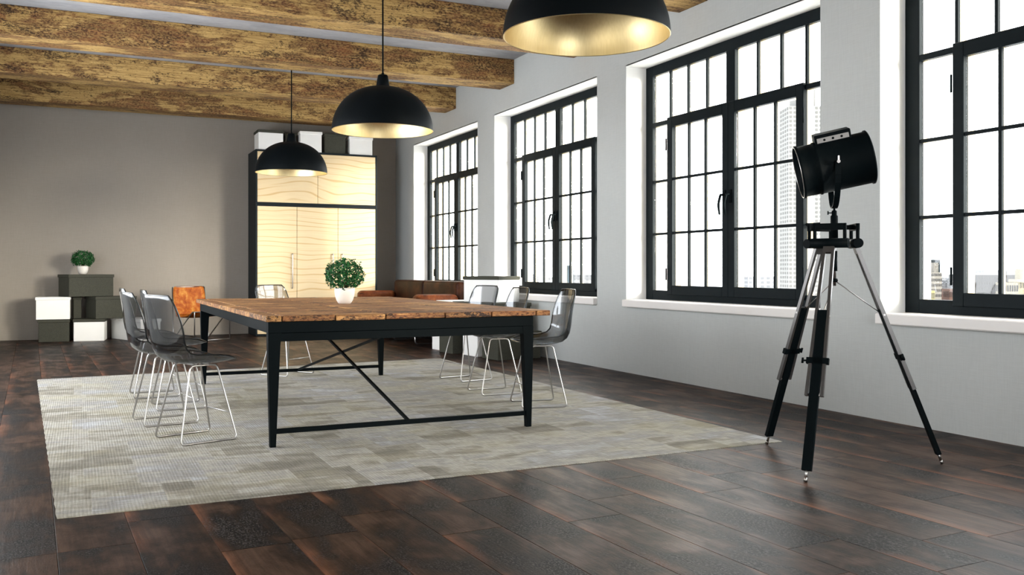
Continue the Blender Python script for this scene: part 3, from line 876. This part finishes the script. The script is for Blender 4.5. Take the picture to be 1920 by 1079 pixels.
# ------------------------------------------------------------------ spotlight on a tripod
def spotlight():
    cx_, cy_ = 3.715, 3.745
    t = empty('tripod_spotlight', (cx_, cy_, 0)); tag(t, 'black studio spotlight on a three-legged stand beside the windows', 'floor lamp')
    feet = [(3.712, 4.283), (3.215, 3.430), (4.179, 3.437)]
    feet = [Vector((x-cx_, y-cy_, 0)) for x, y in feet]
    rv = Vector((math.cos(YAW), -math.sin(YAW), 0)); fv = Vector((math.sin(YAW), math.cos(YAW), 0))
    hubz = 1.195
    for ft in feet:
        dr = Vector((ft.x, ft.y, 0)).normalized(); side = Vector((-dr.y, dr.x, 0))
        top = dr*.105+Vector((0, 0, hubz-.01)); bot = Vector((ft.x, ft.y, 0))
        leg = bot-top; Lg = leg.length; u = leg.normalized(); nn = u.cross(side).normalized()
        pt = lambda s: top+leg*s
        lp = MB()   # inner dark bar
        lp.bar(pt(.30), pt(.955), .048, .022, up=nn)
        L = lp.build('leg', M['black'], t)
        for sg in (-1, 1):
            a = pt(0)+side*sg*.021; b = pt(.66)+side*sg*.039
            MB().bar(a, b, .016, .020, up=nn).build('side_rail', M['tripodgrey'], L)
        m = MB(); m.bar(pt(-.005)+side*.0, pt(.045), .056, .024, up=nn); m.build('leg_head', M['tripodgrey'], L)
        m = MB(); m.bar(pt(.515)-side*.056, pt(.515)+side*.056, .032, .022, up=nn)
        m.tube([pt(.515)-side*.056, pt(.515)-side*.076], .005, 8); m.tube([pt(.515)-side*.076+u*.014, pt(.515)-side*.076-u*.014], .006, 8)
        m.build('clamp', M['black'], L)
        m = MB(); m.tube([pt(.325)-side*.040, pt(.325)+side*.040], .006, 8); m.tube([pt(.655)-side*.034, pt(.655)+side*.034], .008, 8); m.build('pin', M['steel'], L)
        m = MB(); m.tube([pt(.945), pt(.985)], .0075, 10); m.tube([pt(.98)-Vector((0,0,0)), Vector((bot.x, bot.y, .004))], [.007, .010], 10); m.build('foot', M['chrome'], L)
        # barrel hinge at the hub
        m = MB(); m.tube([top+side*-.098, top+side*.098], .026, 20)
        m.build('hinge_barrel', M['black'], t)
        m = MB()
        for sg in (-1, 1):
            m.tube([top+side*sg*.078+Vector((0, 0, -.01)), top+side*sg*.078+Vector((0, 0, .105))], .010, 10)
        a = top+side*-.085+Vector((0, 0, .088)); b = top+side*.085+Vector((0, 0, .088))
        m.bar(a, b, .018, .036)
        m.build('hub_bracket', M['black'], t)
        m = MB(); m.bar(top*1+Vector((0, 0, .088)), Vector((0, 0, top.z+.088)), .030, .024); m.build('hub_arm', M['black'], t)
        # thin spreader rod to the column
        m = MB(); m.tube([Vector((0, 0, .985)), pt(.325)], .0028, 6); m.build('spreader_rod', M['steel'], t)
    m = MB(); m.lathe([(0, .955), (.010, .955), (.010, 1.20), (0, 1.20)], 16); m.build('column', M['chrome'], t)
    m = MB(); m.lathe([(0, 1.035), (.016, 1.035), (.016, 1.145), (0, 1.145)], 16); m.lathe([(0, .975), (.016, .975), (.020, .985), (.016, .995), (0, .995)], 16); m.build('column_sleeve', M['black'], t)
    m = MB(); m.lathe([(0, 1.215), (.020, 1.215), (.020, 1.335), (.014, 1.340), (.014, 1.362), (.006, 1.368), (.006, 1.39), (0, 1.39)], 20)
    k = Vector((0, 0, 1.352)); m.tube([k, k-rv*.032], .003, 8); m.tube([k-rv*.034+Vector((0,0,.010)), k-rv*.034-Vector((0,0,.010))], .0035, 8)
    m.build('top_collar', M['black'], t)
    # head
    ax = (-rv*.955+fv*.20-Vector((0, 0, .205))).normalized()      # where the lamp points
    lat = Vector((0, 0, 1)).cross(ax).normalized()               # pivot axis
    if lat.dot(fv) > 0: lat = -lat                              # towards the camera
    up = ax.cross(lat).normalized()
    if up.z < 0: up = -up
    cen = Vector((0, 0, 1.614))
    Mh = Matrix((( up.x, lat.x, ax.x, cen.x), (up.y, lat.y, ax.y, cen.y), (up.z, lat.z, ax.z, cen.z), (0, 0, 0, 1)))
    Rh = .141; a0, a1 = -.190, .190
    m = MB(); m.lathe([(0, a0+.012), (Rh-.02, a0), (Rh, a0), (Rh+.006, a0+.004), (Rh+.006, a0+.012), (Rh, a0+.016), (Rh, .085), (Rh+.004, .088), (Rh+.004, .096), (Rh-.001, .099), (Rh-.002, a1-.014), (Rh+.006, a1-.012), (Rh+.006, a1), (Rh-.004, a1), (Rh-.006, a1-.10), (.03, a1-.16), (0, a1-.16)], 64, M=Mh)
    hs = m.build('lamp_housing', M['black'], t)
    m = MB(); m.tube([Mh @ Vector((math.cos(a)*(Rh-.001), math.sin(a)*(Rh-.001), a1+.001)) for a in [2*PI*i/64 for i in range(64)]], .0026, 6, closed=True); m.build('front_ring', M['chrome'], hs)
    m = MB(); m.lathe([(0, .085), (.022, .09), (.03, .12), (.02, .15), (0, .16)], 20, M=Mh); m.build('bulb', M['pot'], hs)
    m = MB()
    m.lathe([(0, a1-.045), (Rh-.008, a1-.045), (Rh-.008, a1-.041), (0, a1-.041)], 48, M=Mh); m.build('front_lens', M['pane'], hs)
    # vent box on the upper camera side, with a punched grey plate
    vb = Mh @ Matrix.Translation((Rh*.90, .035, -.01)) @ Matrix.Rotation(R(14), 4, 'Z')
    m = MB(); m.box(-.015, .052, -.045, .045, -.095, .095, M=vb, bev=.004); v_ = m.build('vent_box', M['black'], hs)
    m = MB(); m.box(.008, .034, .0445, .0475, -.083, .083, M=vb); m.build('vent_plate', M['plate'], hs)
    for z in (-.045, 0, .045):
        m = MB(); m.tube([vb @ Vector((.021, .0470, z)), vb @ Vector((.021, .0490, z))], .0065, 12)
        m.build('vent_hole', M['lampblack'], hs)
    # yoke
    m = MB(); pts = []
    yr = Rh+.014
    ctr = cen
    down = Vector((0, 0, -1))
    for i in range(17):
        a = PI*i/16
        pts.append(ctr + lat*math.cos(a)*yr + (down*.215 if False else down)*math.sin(a)**.8*.235)
    for p, q in zip(pts[:-1], pts[1:]):
        m.bar(p, q, .030, .006, up=(p+q-2*ctr).normalized())
    m.build('yoke', M['black'], t)
    for sg in (-1, 1):
        m = MB(); m.tube([ctr+lat*sg*(Rh-.01), ctr+lat*sg*(yr+.016)], .009, 12); kk = m.build('pivot_knob', M['steel'], t)
        m = MB(); m.bar(ctr+lat*sg*(yr+.012)+Vector((0, 0, -.002)), ctr+lat*sg*(yr+.012)+Vector((0, 0, .030)), .006, .006); m.build('pivot_lever', M['steel'], t)
spotlight()

# ------------------------------------------------------------------ sofa
def pillow(x0, x1, y0, y1, z0, z1, rad, name, mat, parent):
    bm = bmesh.new(); bmesh.ops.create_cube(bm, size=1)
    for v in bm.verts: v.co = Vector((x0+(x1-x0)*(v.co.x+.5), y0+(y1-y0)*(v.co.y+.5), z0+(z1-z0)*(v.co.z+.5)))
    bmesh.ops.bevel(bm, geom=bm.edges[:], offset=rad, segments=5, affect='EDGES', profile=.5)
    me = bpy.data.meshes.new(name); bm.to_mesh(me); bm.free(); me.materials.append(mat)
    for p in me.polygons: p.use_smooth = True
    return inst(name, me, parent)
def seam(x0, x1, y0, y1, z, parent):   # piping round a cushion
    pts = fillet([(x0, y0, z), (x1, y0, z), (x1, y1, z), (x0, y1, z)], .05, 5, True)
    MB().tube(pts, .006, 6, closed=True).build('piping', M['brown'], parent)
S = empty('sofa', (0, 0, 0)); tag(S, 'dark brown leather two-seat sofa with chrome sled legs under the far window', 'sofa')
pillow(4.10, 4.93, 11.62, 14.36, .20, .34, .03, 'base', M['brown'], S)
for a, b in ((11.76, 12.975), (12.985, 14.20)):
    c_ = pillow(4.08, 4.70, a, b, .335, .49, .045, 'seat_cushion', M['brown'], S); seam(4.085, 4.695, a+.005, b-.005, .45, c_)
for a, b in ((11.60, 12.975), (12.985, 14.38)):
    c_ = pillow(4.66, 4.90, a, b, .34, .885, .055, 'back_cushion', M['brown'], S)
for a, b in ((11.50, 11.74), (14.22, 14.44)):
    c_ = pillow(4.05, 4.66, a, b, .22, .712, .07, 'arm', M['litbrown'], S); seam(4.06, 4.65, a+.012, b-.012, .668, c_)
for y in (12.06, 13.03, 14.0):
    MB().tube(fillet([(4.22, y, .21), (4.22, y, .012), (4.84, y, .012), (4.84, y, .21)], .05, 5), .011, 8).build('sled_leg', M['chrome'], S)

# ------------------------------------------------------------------ tan leather sling chair
def sling():
    FR = Vector((2.04, 14.20, 0)); f = Vector((.46, -.89, 0)).normalized(); l = Vector((.89, .46, 0)).normalized()
    ang = math.atan2(f.y, f.x)
    cen = FR - l*.30 - f*.27
    t = empty('sling_chair', cen, ang); tag(t, 'mottled tan leather sling chair with chrome wire frame by the back wall', 'chair')
    w = .30
    for sg in (-1, 1):
        y = sg*w
        pts = fillet([(-.34, sg*(w-.03), .785), (-.27, y, .012), (.22, y, .43), (.27, y, .43), (.27, y, .012)], .02, 4)
        MB().tube(pts, .0085, 8).build('side_frame', M['chrome'], t)
    MB().tube([(.27, -w, .012), (.27, w, .012)], .0085, 8).build('front_rail', M['chrome'], t)
    MB().tube([(-.345, -w+.03, .785), (-.345, w-.03, .785)], .0085, 8).build('top_rail', M['chrome'], t)
    MB().tube([(.245, -w, .43), (.245, w, .43)], .0085, 8).build('seat_rail', M['chrome'], t)
    def sheet(path, name, hw, sag):
        m = MB(); n = len(path); k = 10; vs = []
        for s_ in (.004, -.004):
            for i, (x, z) in enumerate(path):
                a = path[max(0, i-1)]; b = path[min(n-1, i+1)]; tx, tz = b[0]-a[0], b[1]-a[1]; L = math.hypot(tx, tz); nx, nz = -tz/L, tx/L
                for j in range(k+1):
                    v = -1+2*j/k; g = sag*(1-v*v)*math.sin(PI*i/(n-1))
                    h_ = hw[i] if isinstance(hw, list) else hw
                    vs.append((x+nx*(s_-g), v*h_, z+nz*(s_-g)))
        N = n*(k+1); fs = []
        for i in range(n-1):
            for j in range(k):
                q = (i*(k+1)+j, i*(k+1)+j+1, (i+1)*(k+1)+j+1, (i+1)*(k+1)+j); fs += [q, tuple(x+N for x in q[::-1])]
        for i in range(n-1):
            for j in (0, k):
                a, b = i*(k+1)+j, (i+1)*(k+1)+j; fs.append((a, b, b+N, a+N))
        for i in (0, n-1):
            for j in range(k):
                a, b = i*(k+1)+j, i*(k+1)+j+1; fs.append((a, b, b+N, a+N))
        m.add(vs, fs, 0, True); return m.build(name, M['tan'], t)
    sheet([(-.345, .795), (-.335, .78), (-.325, .70), (-.31, .60), (-.29, .50), (-.265, .42), (-.24, .38)], 'backrest', [.225, .255, .268, .27, .272, .27, .265], .02)
    sheet([(-.27, .40), (-.235, .36), (-.15, .345), (-.02, .355), (.12, .39), (.22, .425), (.25, .441)], 'seat', [.26, .275, .28, .285, .288, .285, .28], .02)
sling()
